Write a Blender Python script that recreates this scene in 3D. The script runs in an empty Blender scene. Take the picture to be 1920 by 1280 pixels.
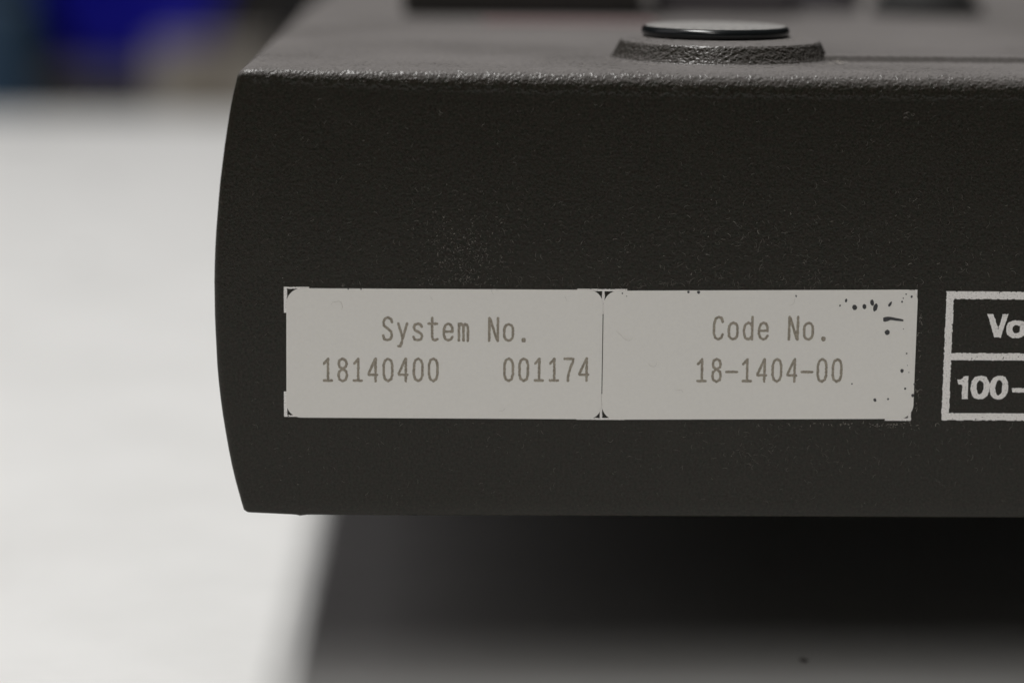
import bpy, bmesh, math, random
import numpy as np
from mathutils import Matrix, Vector

MM = 0.001
random.seed(7)
rng = np.random.default_rng(11)
scene = bpy.context.scene
C = scene.collection

# ------------------------------------------------------------------ camera
cam_d = bpy.data.cameras.new("camera")
cam = bpy.data.objects.new("camera", cam_d)
C.objects.link(cam)
cam_d.sensor_width = 22.3
cam_d.lens = 55.09
cam_d.clip_start = 0.01
cam_d.clip_end = 50.0
right = Vector((0.99969189, -0.02279699, 0.00981906))
up = Vector((-0.00549831, 0.18237588, 0.98321351))
fwd = Vector((0.02420506, 0.98296456, -0.18219435))
M4 = Matrix.Identity(4)
for r in range(3):
    M4[r][0], M4[r][1], M4[r][2] = right[r], up[r], -fwd[r]
M4.translation = Vector((25.109, -300.0, 100.0)) * MM
cam.matrix_world = M4
cam_d.dof.use_dof = True
cam_d.dof.focus_distance = 0.3055
cam_d.dof.aperture_fstop = 5.0
scene.camera = cam

# ------------------------------------------------------------------ world and lamps
w = bpy.data.worlds.new("World")
scene.world = w
w.use_nodes = True
bg = w.node_tree.nodes["Background"]
bg.inputs[0].default_value = (1.0, 0.94, 0.88, 1)
bg.inputs[1].default_value = 0.028

def area(name, loc, target, sx, sy, energy, color):
    d = bpy.data.lights.new(name, 'AREA')
    d.shape = 'RECTANGLE'; d.size = sx; d.size_y = sy
    d.energy = energy; d.color = color
    o = bpy.data.objects.new(name, d); C.objects.link(o)
    o.location = loc
    o.rotation_euler = (Vector(target) - Vector(loc)).to_track_quat('-Z', 'Y').to_euler()
    return o

area("ceiling_panel_lamp", (-0.30, 0.06, 1.50), (-0.30, 0.06, 0.0), 0.40, 0.72, 20.8, (1.0, 0.99, 0.97))
area("front_room_lamp", (-0.30, -1.25, 1.50), (-0.30, -1.25, 0.0), 0.07, 1.7, 7.6, (1.0, 0.97, 0.93))
area("window_lamp", (-1.30, 0.10, 1.0), (0.0, 0.05, 0.05), 1.3, 1.2, 2.1, (1.0, 0.95, 0.99))

scene.view_settings.view_transform = 'Standard'
scene.view_settings.look = 'None'
scene.view_settings.exposure = 0.0
scene.view_settings.gamma = 1.0

# ------------------------------------------------------------------ materials
class NT:
    def __init__(s, name):
        s.m = bpy.data.materials.new(name); s.m.use_nodes = True
        s.t = s.m.node_tree; s.n = s.t.nodes; s.l = s.t.links
        s.b = s.n["Principled BSDF"]
        s.co = s.n.new('ShaderNodeTexCoord').outputs['Object']
    def link(s, a, b): s.l.new(a, b)
    def noise(s, scale, detail=4, rough=0.55, dist=0.0):
        k = s.n.new('ShaderNodeTexNoise'); k.inputs['Scale'].default_value = scale
        k.inputs['Detail'].default_value = detail; k.inputs['Roughness'].default_value = rough
        k.inputs['Distortion'].default_value = dist
        s.link(s.co, k.inputs['Vector']); return k.outputs['Fac']
    def ramp(s, x, a, b, va=0.0, vb=1.0):
        k = s.n.new('ShaderNodeMapRange'); k.interpolation_type = 'SMOOTHSTEP'
        for i, v in ((1, a), (2, b), (3, va), (4, vb)): k.inputs[i].default_value = v
        s.link(x, k.inputs[0]); return k.outputs[0]
    def math(s, op, a, b):
        k = s.n.new('ShaderNodeMath'); k.operation = op
        for i, v in enumerate((a, b)):
            if isinstance(v, (int, float)): k.inputs[i].default_value = v
            else: s.link(v, k.inputs[i])
        return k.outputs[0]
    def mix(s, f, a, b):
        k = s.n.new('ShaderNodeMix'); k.data_type = 'RGBA'
        if isinstance(f, (int, float)): k.inputs[0].default_value = f
        else: s.link(f, k.inputs[0])
        for i, v in ((6, a), (7, b)):
            if isinstance(v, tuple): k.inputs[i].default_value = (*v, 1)
            else: s.link(v, k.inputs[i])
        return k.outputs[2]
    def bump(s, h, strength, dist):
        k = s.n.new('ShaderNodeBump'); k.inputs['Strength'].default_value = strength
        k.inputs['Distance'].default_value = dist
        s.link(h, k.inputs['Height']); s.link(k.outputs[0], s.b.inputs['Normal'])
    def col(s, c):
        if isinstance(c, tuple): s.b.inputs['Base Color'].default_value = (*c, 1)
        else: s.link(c, s.b.inputs['Base Color'])
    def rough(s, r):
        if isinstance(r, (int, float)): s.b.inputs['Roughness'].default_value = r
        else: s.link(r, s.b.inputs['Roughness'])

def plain(name, col, rough=0.5, var=0.12, scale=400, bump=0.0):
    k = NT(name)
    f = k.noise(scale)
    k.col(k.mix(f, tuple(c * (1 - var) for c in col), tuple(c * (1 + var) for c in col)))
    k.rough(rough)
    if bump: k.bump(k.noise(scale * 3), bump, 0.0002)
    return k.m

def plastic(name, base, dust=(0.19, 0.178, 0.174), grain=3600, bumpd=0.000022, rough=0.18):
    """grained moulded plastic; loose dust on whatever faces up, its tone carried down rounded edges as a painted lit band"""
    k = NT(name)
    cl = k.noise(160, 5, 0.6)
    sp = k.noise(4200, 2, 0.6)
    c0 = k.mix(k.ramp(cl, 0.35, 0.7), tuple(c * 0.9 for c in base), tuple(c * 1.14 for c in base))
    # the pigment and the skin of fine dust in the grain are mottled, faintly in hue too
    mot = k.ramp(k.noise(3300, 4, 0.7), 0.30, 0.72)
    c0 = k.mix(mot, tuple(c * 0.35 for c in base), tuple(c * 1.75 for c in base))
    hue = k.n.new('ShaderNodeTexNoise'); hue.inputs['Scale'].default_value = 1500; hue.inputs['Detail'].default_value = 3
    k.link(k.co, hue.inputs['Vector'])
    warm = k.mix(k.ramp(hue.outputs['Fac'], 0.35, 0.65), tuple(c * f for c, f in zip(base, (1.25, 1.0, 1.0))), tuple(c * f for c, f in zip(base, (0.85, 1.12, 0.95))))
    c0 = k.mix(0.35, c0, warm)
    c0 = k.mix(k.math('MULTIPLY', k.ramp(cl, 0.45, 0.75), 0.35), c0, tuple(c * 1.45 for c in base))
    # speckled fine dust that clings to the grain, thicker in patches
    fleck = k.math('MULTIPLY', k.ramp(sp, 0.56, 0.76), k.ramp(k.noise(55, 4, 0.6), 0.42, 0.72, 0.25, 1.0))
    c1 = k.mix(k.math('MULTIPLY', fleck, 0.13), c0, (0.30, 0.28, 0.25))
    geo = k.n.new('ShaderNodeNewGeometry')
    sep = k.n.new('ShaderNodeSeparateXYZ'); k.link(geo.outputs['Normal'], sep.inputs[0])
    upf = k.ramp(sep.outputs[2], 0.20, 0.96)  # real dust on top; lower on rounded edges its grey paints in the lit band
    amt = k.math('MULTIPLY', upf, k.ramp(k.noise(1900, 5, 0.65), 0.25, 0.62, 0.68, 1.0))
    amt = k.math('MULTIPLY', amt, k.ramp(k.noise(38, 3, 0.5), 0.3, 0.7, 0.82, 1.0))
    k.col(k.mix(amt, c1, dust))
    k.rough(k.ramp(amt, 0.62, 0.86, rough, 0.9))
    k.b.inputs['Specular IOR Level'].default_value = 0.22
    h = k.math('ADD', k.noise(grain, 3, 0.55), k.math('MULTIPLY', k.noise(grain * 0.38, 2, 0.5), 0.9))
    k.bump(h, 1.0, bumpd)
    return k.m

M = {}
M['shell'] = plastic('charcoal_grained_plastic', (0.0212, 0.0192, 0.0150))
M['block'] = plastic('dark_block_plastic', (0.040, 0.038, 0.037), dust=(0.08, 0.077, 0.075))
M['cap'] = plain('glossy_black_rubber', (0.008, 0.010, 0.011), 0.22, 0.1, 900)
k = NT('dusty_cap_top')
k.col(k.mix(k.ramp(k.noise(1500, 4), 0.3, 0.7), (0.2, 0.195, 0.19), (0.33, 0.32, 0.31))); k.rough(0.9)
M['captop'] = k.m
k = NT('sticker_paper')
k.col(k.mix(k.noise(2600, 3), (0.755, 0.735, 0.695), (0.82, 0.80, 0.76))); k.rough(0.55)
k.bump(k.noise(1300, 3), 0.25, 0.00003)
M['paper'] = k.m
k = NT('thermal_ink')
k.col(k.mix(k.ramp(k.noise(4500, 3), 0.3, 0.7), (0.23, 0.20, 0.155), (0.38, 0.34, 0.275))); k.rough(0.6)
M['ink'] = k.m
M['blot'] = plain('black_blot_ink', (0.045, 0.045, 0.048), 0.5, 0.3, 3000)
M['blotbrown'] = plain('brown_blot_ink', (0.23, 0.20, 0.155), 0.6, 0.3, 3000)
k = NT('white_screen_print')
k.col(k.mix(k.ramp(k.noise(5000, 3, 0.6), 0.30, 0.5), (0.58, 0.56, 0.54), (0.87, 0.845, 0.82))); k.rough(0.6)
k.bump(k.noise(2600, 3), 0.8, 0.00008)
M['print'] = k.m
M['redprint'] = plain('red_print', (0.21, 0.135, 0.135), 0.7)
M['lint'] = plain('pale_lint', (0.13, 0.12, 0.105), 0.9, 0.3, 800)
M['lintbright'] = plain('bright_lint', (0.28, 0.26, 0.23), 0.9, 0.3, 800)
M['hair'] = plain('grey_hair', (0.42, 0.39, 0.36), 0.8)
k = NT('white_laminate')
k.col(k.mix(k.ramp(k.noise(22, 5, 0.6), 0.3, 0.7), (0.755, 0.755, 0.745), (0.825, 0.825, 0.817))); k.rough(0.5)
k.bump(k.noise(700, 3), 0.15, 0.0001)
M['table'] = k.m
M['edge'] = plain('grey_table_edge', (0.35, 0.34, 0.33), 0.6, 0.08, 60)
M['leg'] = plain('grey_steel', (0.25, 0.25, 0.26), 0.4)
M['stain'] = plain('table_grime', (0.46, 0.455, 0.445), 0.6)
M['crumb'] = plain('dark_crumb', (0.22, 0.21, 0.20), 0.8)
M['foot'] = plain('black_foot_rubber', (0.012, 0.012, 0.012), 0.8)

# ------------------------------------------------------------------ helpers
def mesh(name, verts, faces, mat, parent=None, smooth=False, mats=None, midx=None):
    me = bpy.data.meshes.new(name)
    me.from_pydata([tuple(float(c) * MM for c in v) for v in verts], [], faces)
    for m in (mats or [mat]): me.materials.append(m)
    if midx is not None:
        for p, i in zip(me.polygons, midx): p.material_index = i
    if smooth:
        for p in me.polygons: p.use_smooth = True
    me.update()
    o = bpy.data.objects.new(name, me); C.objects.link(o)
    if parent: o.parent = parent
    return o

def thing(name, label, cat, loc=(0, 0, 0)):
    o = bpy.data.objects.new(name, None); C.objects.link(o)
    o.empty_display_size = 0.02
    o.location = Vector(loc) * MM
    o['label'] = label; o['category'] = cat
    return o

def rounded_box(name, x0, x1, y0, y1, z0, z1, r, mat, parent=None, seg=3, taper=0.0, rotz=0.0):
    bm = bmesh.new()
    bmesh.ops.create_cube(bm, size=1.0)
    cx, cy = (x0 + x1) / 2, (y0 + y1) / 2
    for v in bm.verts:
        t = 1.0 - taper if v.co.z < 0 else 1.0
        v.co = Vector((v.co.x * (x1 - x0) * t, v.co.y * (y1 - y0) * t, (z0 + z1) / 2 + v.co.z * (z1 - z0)))
    if r: bmesh.ops.bevel(bm, geom=bm.edges[:], offset=r, segments=seg, affect='EDGES', profile=0.5)
    bmesh.ops.rotate(bm, verts=bm.verts, cent=(0, 0, 0), matrix=Matrix.Rotation(rotz, 3, 'Z'))
    for v in bm.verts: v.co = Vector((v.co.x + cx, v.co.y + cy, v.co.z)) * MM
    me = bpy.data.meshes.new(name); bm.to_mesh(me); bm.free()
    me.materials.append(mat)
    o = bpy.data.objects.new(name, me); C.objects.link(o)
    if parent: o.parent = parent
    return o

def lathe(name, prof, cx, cy, mats, parent=None, n=96, seg_mat=None, wob=0.0):
    verts, faces, mi = [], [], []
    for i, (r, z) in enumerate(prof):
        for j in range(n):
            a = 2 * math.pi * j / n
            rr = r + (wob * math.sin(5 * a + i) * 0.5 + wob * math.sin(11 * a + 2 * i) * 0.5 if r > 0.1 else 0)
            verts.append((cx + rr * math.cos(a), cy + rr * math.sin(a), z))
    for i in range(len(prof) - 1):
        for j in range(n):
            a, b = i * n + j, i * n + (j + 1) % n
            faces.append((a, b, b + n, a + n)); mi.append(seg_mat[i] if seg_mat else 0)
    faces.append(tuple(range((len(prof) - 1) * n, len(prof) * n))); mi.append(seg_mat[-1] if seg_mat else 0)
    faces.append(tuple(reversed(range(n)))); mi.append(0)
    return mesh(name, verts, faces, None, parent, True, mats, mi)

def value_noise(x, z, scale, seed):
    """smooth 2-D value noise for ragged print edges"""
    r = np.random.default_rng(seed)
    g = r.random((256, 256))
    u, v = x * scale + 1000.3, z * scale + 1000.7
    i, j = np.floor(u).astype(int), np.floor(v).astype(int)
    fu, fv = u - i, v - j
    fu = fu * fu * (3 - 2 * fu); fv = fv * fv * (3 - 2 * fv)
    G = lambda a, b: g[a % 256, b % 256]
    return ((G(i, j) * (1 - fu) + G(i + 1, j) * fu) * (1 - fv) + (G(i, j + 1) * (1 - fu) + G(i + 1, j + 1) * fu) * fv) - 0.5

def cells(name, sdf, box, step, y, mat, parent, rag=0.0, rag_scale=6.0, seed=1, hole=None):
    """print laid down as a thin film: every cell of a fine grid whose centre lies in the inked shape"""
    x0, x1, z0, z1 = box
    xs = np.arange(x0, x1, step); zs = np.arange(z0, z1, step)
    X, Z = np.meshgrid(xs + step / 2, zs + step / 2, indexing='ij')
    D = sdf(X, Z)
    if rag: D = D + rag * 2 * value_noise(X, Z, rag_scale, seed) + rag * value_noise(X, Z, rag_scale * 2.3, seed + 5)
    on = D < 0
    if hole: on &= ~((value_noise(X, Z, 3.6, seed + 9) > hole) & (value_noise(X, Z, 9.0, seed + 3) > 0.12))
    ii, jj = np.nonzero(on)
    idx, verts, faces = {}, [], []
    def V(i, j):
        q = idx.get((i, j))
        if q is None:
            q = idx[(i, j)] = len(verts); verts.append((x0 + i * step, y, z0 + j * step))
        return q
    for i, j in zip(ii.tolist(), jj.tolist()):
        faces.append((V(i, j), V(i + 1, j), V(i + 1, j + 1), V(i, j + 1)))
    return mesh(name, verts, faces, mat, parent)

def seg_d(X, Z, a, b):
    ax, az = a; bx, bz = b
    dx, dz = bx - ax, bz - az
    t = np.clip(((X - ax) * dx + (Z - az) * dz) / max(dx * dx + dz * dz, 1e-9), 0, 1)
    return np.hypot(X - ax - t * dx, Z - az - t * dz)

# ------------------------------------------------------------------ setting: table and what lies far behind it
table = thing('work_table', 'white laminate table the dark instrument stands on', 'table')
rounded_box('table_top', -1100, 1300, -420, 745, -28, 0, 2.0, M['table'], table)
for lx, ly in ((-1040, -360), (1240, -360), (-1040, 690), (1240, 690)):
    rounded_box('leg', lx - 22, lx + 22, ly - 22, ly + 22, -740, -28.2, 2, M['leg'], table)
def disc(name, cx, cy, r, z, mat, parent, n=14, seed=0):
    rr = random.Random(seed)
    vs = [(cx + r * (0.8 + 0.4 * rr.random()) * math.cos(2 * math.pi * i / n), cy + r * (0.8 + 0.4 * rr.random()) * math.sin(2 * math.pi * i / n), z) for i in range(n)]
    return mesh(name, vs, [tuple(range(n))], mat, parent)
for i, (x, y, r) in enumerate(((-70.2, 354, 2.4), (-86.8, 507, 3.0), (-138, 660, 8.0))):
    disc('stain', x, y, r, 0.12, M['stain'], table, seed=i)
crumb = lathe('crumb', [(0.2, 0.02), (0.55, 0.2), (0.4, 0.45), (0.1, 0.55)], 70.9, 13.4, [M['crumb']], None, 10, wob=0.15)
crumb['label'] = 'tiny dark crumb on the white table in front of the case'; crumb['category'] = 'crumb'

fl = rounded_box('floor', -5000, 5000, -2000, 5200, -760, -740, 0, plain('dark_floor', (0.07, 0.066, 0.062), 0.7, 0.15, 6))
fl['kind'] = 'structure'
wl = rounded_box('wall', -5000, 5000, 3000, 3100, -740, 2200, 0, plain('brown_grey_wall', (0.10, 0.094, 0.09), 0.8, 0.1, 4))
wl['kind'] = 'structure'

bench = thing('storage_bench', 'low dark bench far behind the white table', 'bench', (-100, 1500, -740))
rounded_box('bench_top', -700, 1200, -230, 330, 560, 590, 3, plain('dark_bench', (0.045, 0.042, 0.04), 0.6), bench)
for lx, ly in ((-660, -190), (1160, -190), (-660, 290), (1160, 290)):
    rounded_box('leg', lx - 25, lx + 25, ly - 25, ly + 25, 0, 559.8, 2, M['leg'], bench)

BZ = -150
teal = thing('equipment_case', 'dark teal case at the far left behind the table', 'case', (-315, 1380, BZ))
rounded_box('body', -75, 75, -80, 160, 0.2, 175, 8, plain('teal_shell', (0.035, 0.075, 0.13), 0.5), teal)
rounded_box('lid', -76, 76, -81, 161, 176, 235, 8, plain('teal_lid', (0.04, 0.085, 0.15), 0.5), teal)
rounded_box('latch', -14, 14, -90, -81.2, 160, 190, 2, M['leg'], teal)

dbox = thing('storage_box', 'dark grey box carrying the blue bin', 'box', (-170, 1390, BZ))
rounded_box('body', -62, 60, -80, 120, 0.2, 105, 5, plain('dark_box', (0.06, 0.055, 0.055), 0.7), dbox)
rounded_box('lid', -65, 63, -83, 123, 106, 124, 4, plain('dark_lid', (0.075, 0.07, 0.068), 0.7), dbox)

bluem = plain('blue_polythene', (0.014, 0.014, 0.50), 0.4)
bin_ = thing('storage_bin', 'saturated blue plastic bin on the dark box', 'bin', (-180, 1390, BZ + 124))
rounded_box('body', -75, 75, -75, 85, 0.3, 95, 6, bluem, bin_, taper=0.45)
rounded_box('rim', -80, 80, -80, 90, 95.3, 103, 3, bluem, bin_)

carton = thing('cardboard_carton', 'beige carton between the blue bin and the black case', 'carton', (-112, 1300, BZ))
rounded_box('body', -48, 26, -30, 60, 0.3, 140, 3, plain('beige_card', (0.42, 0.385, 0.34), 0.8, 0.1, 30), carton)
rounded_box('flap', -48, 26, -31, 14, 140.3, 143, 1, plain('beige_flap', (0.42, 0.385, 0.34), 0.8), carton)
rounded_box('tape', -20, -4, -31, -30.2, 60, 140, 0.3, plain('tape', (0.16, 0.13, 0.09), 0.3), carton)

blk = thing('carrying_case', 'black case standing behind the instrument, beside the beige carton', 'case', (-30, 1300, BZ))
rounded_box('body', -46, 120, -60, 140, 0.3, 235, 14, plain('black_fabric', (0.012, 0.012, 0.013), 0.8), blk)
rounded_box('handle', 0, 70, 20, 40, 235.3, 262, 9, plain('black_handle', (0.01, 0.01, 0.01), 0.5), blk)

# ------------------------------------------------------------------ the instrument
inst = thing('bench_instrument', 'dark grey instrument case with two white number stickers, round black button on top', 'instrument', (0, 0, 0))

ZT, DEP, WID = 77.0, 330.0, 330.0
sil = np.array([(22.5, -0.15), (23.0, 0.0), (23.6, -0.12), (25.7, -0.75), (28.5, -1.40), (31.7, -1.98), (36, -2.62), (40.3, -3.05), (46.8, -3.30),
                (52, -3.32), (56.5, -3.12), (62.9, -2.55), (68, -1.86), (72.4, -1.15), (75.2, -0.55), (76.2, -0.22), (76.7, 0.1), (77.0, 0.5), (77.3, 1.2)])
def xl(z): return float(np.interp(z, sil[:, 0], sil[:, 1]))
us = [0, .03, .08, .15, .24, .34, .46, .6, .8, 1.1, 1.6, 2.4, 3.5, 4.6, 5.4, 6.0, 6.5, 6.9, 7.3, 7.7, 8.2, 9, 10.5, 13, 16, 20, 25, 30, 36, 42, 48, 55, 63, 72, 82, 92, 105, 130, 180, 250, WID]
def station(u):
    rho = 0.7
    o = rho - math.sqrt(max(rho * rho - (rho - u) ** 2, 0)) if u < rho else 0.0
    R = float(np.interp(u, [0, 3, 10, 30, 55, 100], [1.15, 1.25, 1.6, 2.15, 2.5, 2.6]))
    zb = 22.72 + 0.28 * max(0, 1 - u / 6.5) - 0.14 * math.exp(-((u - 7.0) / 0.35) ** 2)
    fade = max(0.0, 1 - u / 22.0)
    ch = [((0.5, zb), (0, -1)), ((0.12, zb + .05), (-.6, -.8)), ((0.0, zb + 0.25), (-1, -.1))]
    for t in np.linspace(0.03, 1.0, 26):
        ch.append(((0.0, zb + 0.25 + (ZT - R - zb - 0.25) * t), (-1, 0)))
    for a in np.linspace(0, math.pi / 2, 15)[1:]:
        ch.append(((R - R * math.cos(a), ZT - R + R * math.sin(a)), (-math.cos(a), math.sin(a))))
    ch.append(((R + 1.5, ZT), (0, 1)))
    pts = []
    for (y, z), (ny, nz) in ch:
        y2, z2 = y - ny * o, z - nz * o
        pts.append((u + xl(z2) * fade if fade > 0 else u, y2, z2))
    back = [(p[0], DEP - p[1], p[2]) for p in pts]
    return pts + back[::-1]
V, F = [], []
rows = [station(u) for u in us]
n = len(rows[0])
for r_ in rows: V += r_
for a in range(len(rows) - 1):
    for b in range(n):
        b2 = (b + 1) % n
        F.append((a * n + b, (a + 1) * n + b, (a + 1) * n + b2, a * n + b2))
h = n // 2
for base, flip in ((0, False), ((len(rows) - 1) * n, True)):
    for b in range(h - 1):
        q = (base + b, base + b + 1, base + n - 2 - b, base + n - 1 - b)
        F.append(q if not flip else q[::-1])
housing = mesh('housing', V, F, M['shell'], inst, True)
bm = bmesh.new(); bm.from_mesh(housing.data); bmesh.ops.recalc_face_normals(bm, faces=bm.faces); bm.to_mesh(housing.data); bm.free()
for fx, fy in ((75, 150), (270, 150), (75, 290), (270, 290)):
    lathe('foot', [(11, 0.05), (12, 0.6), (13, 22.7)], fx, fy, [M['foot']], inst, 32)

# the moulded lip along the top front edge: the leather grain is real relief here, it breaks the lamp's reflection into glints
def grain(U, S, seed):
    g = value_noise(U * .80 + S * .60, S * .80 - U * .60, 2.9, seed) * 0.7
    g = g + value_noise(U * .45 - S * .89, S * .45 + U * .89, 4.7, seed + 1) * 0.8
    g = g + value_noise(U * .95 + S * .31, S * .95 - U * .31, 8.1, seed + 2) * 0.4
    return g
def front_lip():
    du = 0.06
    uu = np.arange(0.9, 104, du)
    ss = np.concatenate([np.linspace(-1.6, -0.05, 22), np.linspace(0, 1, 46), np.linspace(1.03, 2.6, 24)])
    Rv = np.interp(uu, [0, 3, 10, 30, 55, 100], [1.15, 1.25, 1.6, 2.15, 2.5, 2.6])
    P = np.zeros((len(uu), len(ss), 3))
    for k_, t in enumerate(ss):
        if t < 0: y, z, ny, nz, arc_ = 0 * Rv, ZT - Rv + t, -1 + 0 * Rv, 0 * Rv, t + 0 * Rv
        elif t <= 1:
            a = t * math.pi / 2
            y, z, ny, nz, arc_ = Rv - Rv * math.cos(a), ZT - Rv + Rv * math.sin(a), -math.cos(a) + 0 * Rv, math.sin(a) + 0 * Rv, Rv * a
        else: y, z, ny, nz, arc_ = Rv + (t - 1), ZT + 0 * Rv, 0 * Rv, 1 + 0 * Rv, Rv * math.pi / 2 + t - 1
        f = min(1, max(0, (t + 0.75) / 0.75)) * min(1, max(0, (2.6 - t) / 1.2))
        f = f * f * (3 - 2 * f)
        h_ = 0.006 + f * np.minimum(1, (uu - 0.9) / 0.4) * np.minimum(1, (104 - uu) / 3) * (0.068 * grain(uu, arc_, 77) + 0.016)
        zz = z + nz * h_
        xlv = np.interp(zz, sil[:, 0], sil[:, 1]) * np.maximum(0, 1 - uu / 22.0)
        P[:, k_, 0] = uu + xlv; P[:, k_, 1] = y + ny * h_; P[:, k_, 2] = zz
    a_, b_ = len(uu), len(ss)
    I = np.arange(a_ * b_).reshape(a_, b_)
    Fq = np.stack([I[:-1, :-1], I[1:, :-1], I[1:, 1:], I[:-1, 1:]], -1).reshape(-1, 4)
    me = bpy.data.meshes.new('front_lip')
    me.vertices.add(a_ * b_); me.vertices.foreach_set('co', (P.reshape(-1) * MM).astype(np.float32))
    me.loops.add(Fq.size); me.loops.foreach_set('vertex_index', Fq.reshape(-1).astype(np.int32))
    me.polygons.add(len(Fq)); me.polygons.foreach_set('loop_start', np.arange(0, Fq.size, 4, dtype=np.int32))
    me.polygons.foreach_set('use_smooth', np.ones(len(Fq), bool))
    me.materials.append(M['shell']); me.update(calc_edges=True)
    o = bpy.data.objects.new('front_lip', me); C.objects.link(o); o.parent = inst
front_lip()

# low rib that runs from the button plinth to the right
rp = [(15.0, 76.9), (15.2, 77.03)] + [(15.3 + 1.1 * t, 77.05 + 0.95 * t * t * (3 - 2 * t)) for t in np.linspace(0.05, 1, 14)] + [(17.2, 78.02), (20.5, 77.7), (25.0, 77.05), (25.3, 76.9)]
rx_ = [69.0, 75, 90, 110, 180, 322]
mesh('top_rib', [(x, y, z) for x in rx_ for y, z in rp], [(i * len(rp) + j, (i + 1) * len(rp) + j, (i + 1) * len(rp) + j + 1, i * len(rp) + j + 1) for i in range(len(rx_) - 1) for j in range(len(rp) - 1)], M['shell'], inst, True)

# button plinth and button
prof = [(15.2, 76.95), (14.5, 77.03), (14.05, 77.14), (13.7, 77.35), (13.4, 77.8), (12.98, 78.6), (12.65, 79.25), (12.45, 79.48), (12.15, 79.56), (11.3, 79.66), (9.9, 79.84), (9.0, 79.92), (7, 79.95)]
pr = np.array(prof); seg_l = np.concatenate([[0], np.cumsum(np.hypot(*np.diff(pr, axis=0).T))])
sv = np.arange(0, seg_l[-1], 0.07)
rv, zv = np.interp(sv, seg_l, pr[:, 0]), np.interp(sv, seg_l, pr[:, 1])
nA = 1100; aa = np.linspace(0, 2 * math.pi, nA, endpoint=False)
A2, S2 = np.meshgrid(aa, sv, indexing='ij')
amp = np.interp(sv, [0, 0.9, 1.6, 4.3, 5.2, 9], [0, 0.6, 1, 1, 0.35, 0.2])
Hh = (0.075 * grain(A2 * 13, S2, 31) + 0.03 * value_noise(A2 * 13, S2, 1.1, 90)) * amp
Rr = rv + Hh * 0.85; Zz = zv + Hh * 0.5
pv = np.stack([58.9 + Rr * np.cos(A2), 20.4 + Rr * np.sin(A2), np.broadcast_to(Zz, Rr.shape)], -1).reshape(-1, 3)
nS = len(sv)
pf = [(i * nS + j, ((i + 1) % nA) * nS + j, ((i + 1) % nA) * nS + j + 1, i * nS + j + 1) for i in range(nA) for j in range(nS - 1)]
mesh('button_plinth', pv.tolist(), pf, M['shell'], inst, True)
cz = 79.9
prof = [(8.75, cz), (9.12, cz + 0.12), (9.3, cz + 0.38), (9.34, cz + 0.66), (9.3, cz + 0.92), (9.14, cz + 1.16), (8.85, cz + 1.32), (8.4, cz + 1.39), (6, cz + 1.43), (0.2, cz + 1.45)]
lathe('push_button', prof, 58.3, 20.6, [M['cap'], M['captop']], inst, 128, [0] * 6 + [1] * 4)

# raised controls at the rear of the top, far out of focus
db = rounded_box('display_housing', 17, 56, 112, 170, 77.05, 98, 1.2, M['block'], inst)
db.rotation_euler = (0, 0, 0)
rounded_box('red_stripe', 30, 57, 94, 104, 77.02, 77.1, 0, M['redprint'], inst)
kp = plain('grey_key', (0.13, 0.12, 0.13), 0.6)
rounded_box('key_cap', 59, 82, 122, 136, 77.05, 86, 2.0, kp, inst)
lathe('pale_knob', [(6, 77.05), (6, 81.5), (5.4, 82.6), (1, 83)], 89.0, 138, [plain('pale_knob_plastic', (0.2, 0.19, 0.21), 0.9)], inst, 40)
lathe('rotary_knob', [(9.5, 77.05), (9.2, 79), (7.8, 79.4), (7.4, 90), (6.6, 91), (1, 91.2)], 105.5, 131, [M['foot']], inst, 48)

# ---- stickers
def sticker(name, quad, radii, seed):
    """quad TL TR BR BL in mm on the front face; corners rounded; 0.09 mm thick"""
    P = [Vector(p) for p in quad]
    loop = []
    for i in range(4):
        p, a, b = P[i], P[i - 1], P[(i + 1) % 4]
        r = radii[i]
        d0 = (a - p).normalized(); d1 = (b - p).normalized()
        s, e = p + d0 * r, p + d1 * r
        c = p + d0 * r + d1 * r
        for t in np.linspace(0, math.pi / 2, 9):
            loop.append(c - d1 * r * math.cos(t) - d0 * r * math.sin(t))
    m = len(loop)
    vs = [(p.x, -0.11, p.y) for p in loop] + [(p.x, -0.02, p.y) for p in loop]
    fs = [tuple(range(m))] + [(i, (i + 1) % m, m + (i + 1) % m, m + i) for i in range(m)]
    o = mesh(name, vs, fs, M['paper'], inst)
    b_ = bmesh.new(); b_.from_mesh(o.data); bmesh.ops.recalc_face_normals(b_, faces=b_.faces); b_.to_mesh(o.data); b_.free()
    return o
st1 = sticker('number_sticker', [(5.36, 50.74), (43.38, 50.76), (43.40, 34.88), (5.28, 34.91)], (1.85, 1.75, 1.65, 1.8), 1)
st1['label'] = 'left sticker reading System No. 18140400 001174'
st2 = sticker('number_sticker', [(43.49, 50.66), (81.42, 51.02), (81.40, 35.12), (43.50, 34.83)], (1.75, 1.3, 1.7, 1.75), 2)
st2['label'] = 'right sticker reading Code No. 18-1404-00, flecked with ink at its right end'

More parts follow.
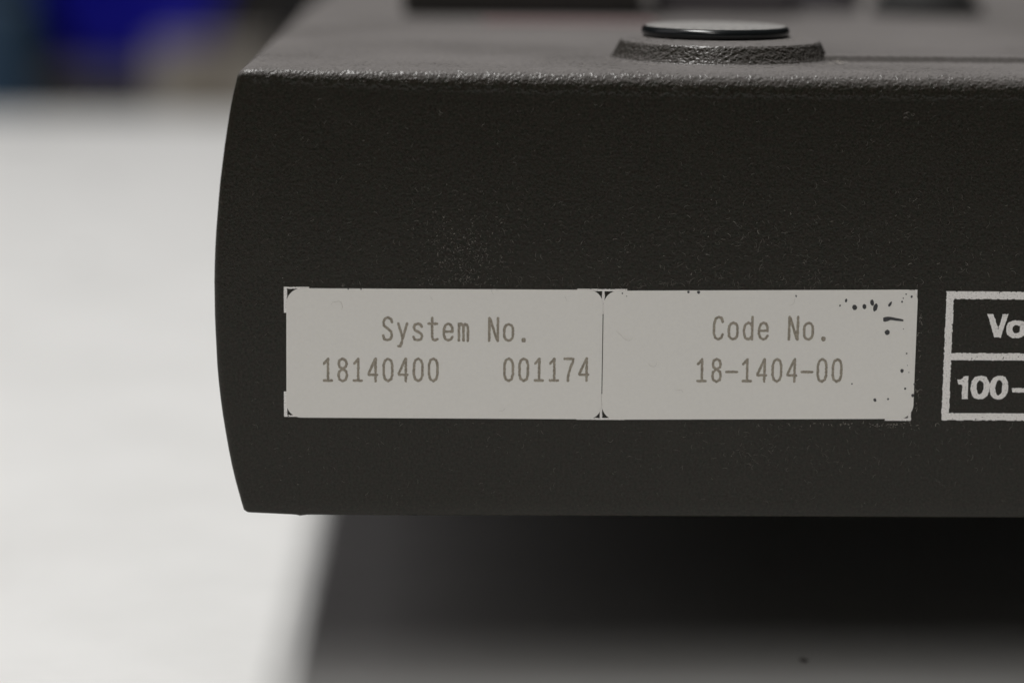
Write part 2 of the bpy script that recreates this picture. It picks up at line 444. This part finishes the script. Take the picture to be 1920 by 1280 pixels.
# thin stroke lettering as printed by a label printer: strokes in a cell of width 1, cap height 1
def arc(cx, cz, rx, rz, a0, a1, n=9):
    return [(cx + rx * math.cos(math.radians(a)), cz + rz * math.sin(math.radians(a))) for a in np.linspace(a0, a1, n)]
O0 = [(.5, 1), (.2, .93), (.03, .8), (0, .6), (0, .4), (.03, .2), (.2, .07), (.5, 0), (.8, .07), (.97, .2), (1, .4), (1, .6), (.97, .8), (.8, .93), (.5, 1)]
def low_o(h=.74): return [(x, z * h) for x, z in O0]
G = {
 '0': [[(.5, 1), (.15, .92), (0, .72), (0, .28), (.15, .08), (.5, 0), (.85, .08), (1, .28), (1, .72), (.85, .92), (.5, 1)]],
 '1': [[(.08, .78), (.55, .99), (.55, .02)], [(.05, .02), (1.0, .02)]],
 '4': [[(.82, 0), (.82, 1), (.72, .95), (0, .34), (.0, .28), (1.0, .28)]],
 '7': [[(0, .99), (1, .99), (.95, .85), (.6, .5), (.42, .2), (.4, 0)]],
 '8': [[(.5, .54), (.12, .64), (.04, .78), (.15, .93), (.5, 1), (.85, .93), (.96, .78), (.88, .64), (.5, .54), (.1, .43), (0, .25), (.12, .07), (.5, 0), (.88, .07), (1, .25), (.9, .43), (.5, .54)]],
 '-': [[(-.12, .43), (1.12, .43)]],
 '.': [[(.45, .06), (.55, .06)], [(.45, .0), (.55, .0)]],
 'S': [[(1, .8), (.9, .94), (.55, 1), (.2, .95), (.02, .8), (.1, .64), (.5, .52), (.9, .38), (1, .2), (.85, .05), (.5, 0), (.12, .05), (0, .2)]],
 'C': [[(1, .78), (.88, .94), (.55, 1), (.2, .93), (.02, .72), (0, .28), (.18, .07), (.52, 0), (.88, .07), (1, .22)]],
 'N': [[(0, 0), (0, 1), (.12, .95), (.88, .06), (1, 0), (1, 1)]],
 'o': [low_o()],
 'd': [[(.95, 1), (.95, 0)], [(.95, .56), (.75, .70), (.5, .74), (.15, .66), (0, .45), (0, .28), (.15, .07), (.5, 0), (.75, .04), (.95, .17)]],
 'e': [[(0, .39), (1, .39), (.98, .55), (.8, .70), (.5, .74), (.18, .68), (.02, .5), (0, .25), (.15, .07), (.5, 0), (.82, .05), (.98, .16)]],
 'm': [[(0, 0), (0, .74)], [(0, .62), (.22, .74), (.42, .70), (.52, .58), (.52, 0)], [(.52, .62), (.72, .74), (.92, .70), (1.04, .58), (1.04, 0)]],
 's': [[(.95, .6), (.8, .71), (.5, .74), (.15, .70), (.03, .57), (.15, .45), (.5, .38), (.88, .29), (1, .17), (.85, .04), (.5, 0), (.12, .04), (0, .14)]],
 't': [[(.4, 1), (.4, .18), (.5, .04), (.72, 0), (1, .05)], [(-.02, .74), (.95, .74)]],
 'y': [[(0, .74), (.5, .1)], [(1, .74), (.5, .1), (.32, -.18), (.2, -.27), (0, -.27)]],
}
def text_line(text, x_first, pitch, z0, cap, wch, stroke, parent, slope=0.0, seed=3):
    segs = []
    for i, chx in enumerate(text):
        if chx == ' ': continue
        cx = x_first + i * pitch
        for pl in G[chx]:
            for a, b in zip(pl[:-1], pl[1:]):
                f = lambda p: (cx + (p[0] - .5) * wch, z0 + slope * i * pitch + p[1] * cap)
                rad = stroke * (1.35 if chx == '.' else 1.0)
                segs.append((f(a), f(b), rad))
    x0, x1 = x_first - pitch, x_first + len(text) * pitch
    def sdf(X, Z):
        D = np.full(X.shape, 9.0)
        for a, b, rad in segs:
            lo, hi = min(a[0], b[0]) - .5, max(a[0], b[0]) + .5
            i0, i1 = np.searchsorted(X[:, 0], [lo, hi])
            D[i0:i1] = np.minimum(D[i0:i1], seg_d(X[i0:i1], Z[i0:i1], a, b) - rad)
        return D
    return cells('lettering', sdf, (x0, x1, z0 - 1.1, z0 + cap + .4), 0.042, -0.122, M['ink'], parent, 0.028, 7.0, seed)
text_line('System No.', 17.50, 1.822, 44.50, 2.75, 1.04, 0.155, st1, 0.0, 3)
text_line('18140400    001174', 10.27, 1.821, 39.44, 2.74, 1.02, 0.155, st1, 0.006, 13)
text_line('Code No.', 57.38, 1.822, 44.82, 2.74, 1.04, 0.155, st2, 0.004, 23)
text_line('18-1404-00', 55.48, 1.829, 39.62, 2.76, 1.02, 0.155, st2, 0.004, 33)

# ink flecks on the right sticker
PX = 305.1 / 4743 * 1.0
def face_xz(u, v):
    d = right * (u - 960) + up * (640 - v) + fwd * 4743
    t = 300.0 / d.y
    return 25.109 + d.x * t, 100 + d.z * t
def blot(u, v, w_, h_, tilt=0, mat='blot', name='ink_fleck', seed=0, parent=None):
    cx, cz = face_xz(u, v)
    rr = random.Random(seed); nn = 12
    vs = []
    for i in range(nn):
        a = 2 * math.pi * i / nn
        jx = 0.88 + 0.24 * rr.random()
        x, z = w_ * PX / 2 * math.cos(a) * jx, h_ * PX / 2 * math.sin(a) * jx
        c, s = math.cos(math.radians(tilt)), math.sin(math.radians(tilt))
        vs.append((cx + x * c - z * s, -0.125, cz + x * s + z * c))
    return mesh(name, vs, [tuple(range(nn))], M[mat], parent or st2)
fl = [(1574.7, 572.5, 3, 4, -20), (1586.2, 563, 4.4, 7, -15), (1602.3, 576.1, 9.2, 11, 0), (1620.5, 574.5, 7.6, 10, 0), (1634.6, 567, 7.6, 12, 10),
      (1641, 575.8, 8.6, 16.5, -14), (1668.4, 570.1, 4.6, 11.5, -32), (1698.6, 551.1, 3, 3, 0), (1693.3, 558.6, 2.2, 2.6, 0), (1691, 565.2, 3.6, 4, 0),
      (1709, 555.8, 3.8, 5, -20), (1663.4, 622.5, 9.6, 10, 0), (1693.5, 616.3, 1.7, 2, 0), (1699.6, 662.2, 3, 3, 0), (1701, 684.5, 1.5, 1.5, 0),
      (1690.9, 694.6, 6.6, 7, 0), (1703.8, 697.5, 2, 2, 0), (1696.9, 727.9, 4, 4.2, 0), (1710.9, 740.6, 5.8, 6, 0), (1640, 749.3, 5.6, 7, 25),
      (1664.8, 747.5, 3.8, 3.8, 0), (1290.5, 547.2, 4.5, 5, 0), (1309.6, 547.6, 6, 5.6, 0), (1597, 719, 3, 3, 0), (1714, 719.5, 3.5, 3, 30),
      (1492.5, 554.5, 3, 4, 30), (1167, 549.5, 2.8, 3, 0), (1175, 555, 1.8, 2, 0)]
for i, (u, v, a, b, t) in enumerate(fl): blot(u, v, a, b, t, seed=i + 40)
for i, (u, v, a, b, t) in enumerate([(1601.7 - 60, 630, 5, 6, 0)]): pass
# the dash-shaped streak
path = [(1655.6, 598.5, 3.2), (1659, 598.5, 4.4), (1664, 597.4, 4.2), (1669, 596.6, 3.0), (1674, 597.2, 2.8), (1680, 598.4, 2.6), (1687, 599.3, 2.2), (1693.6, 600.3, 1.6)]
vs = []
for u, v, hw in path:
    for s in (-1, 1):
        x, z = face_xz(u, v + s * hw); vs.append((x, -0.126, z))
mesh('ink_streak', vs, [(2 * i, 2 * i + 1, 2 * i + 3, 2 * i + 2) for i in range(len(path) - 1)], M['blot'], st2)
for i, (u, v) in enumerate(((653, 541.5), (677, 541.8))): blot(u, v, 3, 2.4, 0, 'blot', seed=i, parent=st1)

# ---- white printed corner marks round the sticker field
def mark(shape, seed):
    xs = [p[0] for s in shape for p in (s[0], s[1])]; zs = [p[1] for s in shape for p in (s[0], s[1])]
    def sdf(X, Z):
        D = np.full(X.shape, 9.0)
        for (xa, za), (xb, zb) in shape:
            D = np.minimum(D, np.maximum(np.maximum(xa - X, X - xb), np.maximum(za - Z, Z - zb)))
        return D
    cells('corner_mark', sdf, (min(xs) - .2, max(xs) + .2, min(zs) - .2, max(zs) + .2), 0.04, -0.012, M['print'], inst, 0.02, 4.0, seed, 0.44)
mark([((5.05, 47.75), (5.43, 50.90)), ((5.05, 50.68), (8.1, 50.90))], 1)
mark([((4.98, 34.99), (5.38, 38.1)), ((4.98, 34.99), (7.2, 35.20))], 2)
mark([((43.28, 47.8), (43.60, 50.86)), ((40.3, 50.60), (46.3, 50.86))], 3)
mark([((43.24, 34.82), (43.54, 38.0)), ((40.4, 34.80), (46.2, 35.02))], 4)
mark([((80.95, 47.8), (81.36, 50.98)), ((78.2, 50.65), (81.36, 50.98))], 5)
mark([((80.80, 34.86), (81.18, 38.0)), ((78.0, 34.86), (81.18, 35.18))], 6)

# ---- white printed rating table, only its left end is in the picture
rt = [((84.91, 34.95), (85.80, 50.84)), ((84.91, 49.90), (128, 50.84)), ((84.91, 42.40), (128, 43.28)), ((84.91, 34.95), (128, 35.84)), ((127.05, 34.93), (128, 50.86))]
def rt_sdf(X, Z):
    D = np.full(X.shape, 9.0)
    for (xa, za), (xb, zb) in rt:
        D = np.minimum(D, np.maximum(np.maximum(xa - X, X - xb), np.maximum(za - Z, Z - zb)))
    return D
tab = cells('rating_table', rt_sdf, (84.6, 128.3, 34.6, 51.2), 0.065, -0.012, M['print'], inst, 0.045, 3.2, 21, 0.40)
def fx(u, v=617): return face_xz(u, v)[0]
def fz(v, u=1880): return face_xz(u, v)[1]
def poly_sdf(pts):
    def f(X, Z):
        inside = np.zeros(X.shape, bool); D = np.full(X.shape, 9.0)
        for a, b in zip(pts, pts[1:] + pts[:1]):
            D = np.minimum(D, seg_d(X, Z, a, b))
            c = ((a[1] > Z) != (b[1] > Z)) & (X < (b[0] - a[0]) * (Z - a[1]) / ((b[1] - a[1]) or 1e-9) + a[0])
            inside ^= c
        return np.where(inside, -D, D)
    return f
def ring(cx, cz, ox, oz, ix, iz):
    def f(X, Z):
        p = 2.25
        a = (np.abs((X - cx) / ox) ** p + np.abs((Z - cz) / oz) ** p) ** (1 / p)
        b = (np.abs((X - cx) / ix) ** p + np.abs((Z - cz) / iz) ** p) ** (1 / p)
        return np.maximum((a - 1) * min(ox, oz), (1 - b) * min(ix, iz))
    return f
F_ = lambda u, v: face_xz(u, v)
Vg = poly_sdf([F_(1851.5, 588.5), F_(1863, 588.7), F_(1871.7, 616.5), F_(1880, 589), F_(1890.8, 589), F_(1876, 632.6), F_(1863.8, 632.3)])
def ring_px(u0, u1, v0, v1, iu0, iu1, iv0, iv1):
    x0, z1 = F_(u0, v0); x1, z0 = F_(u1, v1); a0, b1 = F_(iu0, iv0); a1, b0 = F_(iu1, iv1)
    return ring((x0 + x1) / 2, (z0 + z1) / 2, (x1 - x0) / 2, (z1 - z0) / 2, (a1 - a0) / 2, (b1 - b0) / 2)
og = ring_px(1887, 1924.5, 600, 634, 1899, 1912.6, 609, 624.6)
line1 = lambda X, Z: np.minimum(Vg(X, Z), og(X, Z))
cells('lettering', line1, (89.5, 95.6, 44.7, 48.6), 0.05, -0.013, M['print'], tab, 0.04, 3.4, 31, 0.42)
one = poly_sdf([F_(1803.2, 747), F_(1803.6, 721), F_(1796.5, 720.6), F_(1795.5, 712), F_(1800.5, 711.5), F_(1805, 709), F_(1807.5, 705), F_(1815.6, 705), F_(1814.4, 747.3)])
z1g = ring_px(1820.8, 1854.6, 703.8, 748.2, 1832, 1843.7, 712.5, 739)
z2g = ring_px(1856.6, 1889, 703.8, 748.4, 1867, 1878.9, 712.5, 740)
dash = poly_sdf([F_(1897, 728), F_(1899, 727), F_(1932, 727.2), F_(1932, 735.6), F_(1898, 735.2)])
line2 = lambda X, Z: np.minimum(np.minimum(one(X, Z), z1g(X, Z)), np.minimum(z2g(X, Z), dash(X, Z)))
cells('lettering', line2, (85.9, 96, 36.9, 41.2), 0.05, -0.013, M['print'], tab, 0.04, 3.4, 41, 0.42)

# ---- lint: fibres and flecks caught on the grained face, plinth and lip
def fibres(name, spec, mat, parent):
    vs, fs = [], []
    for x, y, z, ln, th, curl, nrm in spec:
        a = random.uniform(0, 2 * math.pi); px, pz = x, z
        k_ = max(2, int(ln / 0.12))
        pts = []
        c = random.uniform(-curl, curl)
        for i in range(k_ + 1):
            pts.append((px, pz, a))
            a += c + random.uniform(-.35, .35)
            px += ln / k_ * math.cos(a); pz += ln / k_ * math.sin(a)
        b0 = len(vs)
        lift = random.uniform(0.02, 0.09)
        for i, (qx, qz, qa) in enumerate(pts):
            tt = th * (0.6 + 0.4 * math.sin(math.pi * i / k_))
            nx, nz = -math.sin(qa) * tt, math.cos(qa) * tt
            if nrm == 'y':
                vs += [(qx - nx, y - lift, qz - nz), (qx + nx, y - lift - 0.012, qz + nz)]
            else:
                vs += [(qx - nx, z_top_y(qz - nz), y + lift), (qx + nx, z_top_y(qz + nz), y + lift + 0.01)]
        for i in range(k_):
            fs.append((b0 + 2 * i, b0 + 2 * i + 2, b0 + 2 * i + 3, b0 + 2 * i + 1))
    o = mesh(name, vs, fs, M[mat], parent); o['kind'] = 'stuff'
    return o
def z_top_y(v): return v
spec, bright = [], []
def on_label(x, z): return 4.9 < x < 81.6 and 34.7 < z < 51.2
def put(x, z, lst, l0, l1, t0, t1, curl=.5):
    if on_label(x, z) or z < 23.6 or z > 75.0 or x < 0.6 or x > 128: return
    lst.append((x, -0.01, z, random.uniform(l0, l1), random.uniform(t0, t1), curl, 'y'))
for i in range(620): put(random.uniform(1, 128), random.uniform(24, 74), spec, .15, .7, .010, .020)
for i in range(420): put(random.gauss(62, 22), random.gauss(56, 4.0), spec, .2, 1.0, .010, .022)
for i in range(160): put(random.gauss(27, 3.5), random.gauss(54, 3.5), spec, .1, .5, .012, .026)
for i in range(420): put(random.gauss(26.5, 2.6), random.gauss(54.5, 3.4), bright if i % 3 == 0 else spec, .04, .24, .012, .03)
for i in range(900): put(random.uniform(1, 128), random.uniform(24, 74), spec, .03, .09, .012, .03)
for i in range(200): put(random.gauss(66, 18), random.gauss(31.5, 2.2), spec, .15, .9, .010, .022)
for i in range(90): put(random.uniform(5, 82), 51.2 + abs(random.gauss(0, .7)), spec, .2, .9, .012, .024)
for i in range(120): put(random.uniform(1, 128), random.uniform(24, 73), bright, .06, .16, .016, .032)
for i in range(60): put(random.gauss(60, 22), random.gauss(55, 4), bright, .1, .6, .012, .022)
for i in range(45): put(81.55 + abs(random.gauss(0, .25)), random.uniform(36, 49), bright, .1, .5, .012, .022)
for i in range(60): put(random.gauss(76, 4), 34.6 - abs(random.gauss(0, .3)), bright, .1, .4, .014, .03)
for (u, v) in ((825, 205), (826, 214), (1705, 210), (1703, 222), (1709, 214)):
    x, z = face_xz(u, v); bright.append((x, -0.01, z, .7, .016, 1.2, 'y'))
fibres('dust_lint', spec, 'lint', inst)
fibres('dust_lint', bright, 'lintbright', inst)
# fluff round the foot of the plinth and on its top
tops, tops2 = [], []
for i in range(420):
    a = random.uniform(math.pi * 0.95, math.pi * 2.05); rr = 14.0 + random.gauss(0, .5)
    tops.append((58.9 + rr * math.cos(a), 77.02, 20.4 + rr * math.sin(a), random.uniform(.15, .7), random.uniform(.012, .03), .6, 'z'))
for i in range(240):
    a = random.uniform(math.pi, 2 * math.pi); rr = 9.9 + random.gauss(0, .4)
    tops.append((58.9 + rr * math.cos(a), 79.86, 20.4 + rr * math.sin(a), random.uniform(.1, .5), random.uniform(.012, .03), .6, 'z'))
for i in range(80):
    tops2.append((73.0 + random.gauss(0, .45), 77.05 + abs(random.gauss(0, .25)), 14.2 + random.gauss(0, .9), random.uniform(.2, .6), random.uniform(.02, .04), .8, 'z'))
for i in range(500):
    tops.append((random.uniform(1, 100), 77.02, random.uniform(2.5, 16), random.uniform(.08, .4), random.uniform(.012, .03), .6, 'z'))
fibres('dust_lint', tops, 'lintbright', inst)
fibres('dust_lint', tops2, 'hair', inst)
# a few thin hairs lying on the stickers
hs = []
for u, v, ln in ((926, 552, 1.7), (806, 555, .6), (1062, 565, .7), (640, 580, 2.4), (1480, 572, 1.2), (1155, 620, 2.6), (1265, 732, 1.2), (1215, 680, 1.6), (936, 770, .9)):
    x, z = face_xz(u, v); hs.append((x, -0.115, z, ln, .012, .25, 'y'))
fibres('dust_lint', hs, 'hair', inst)
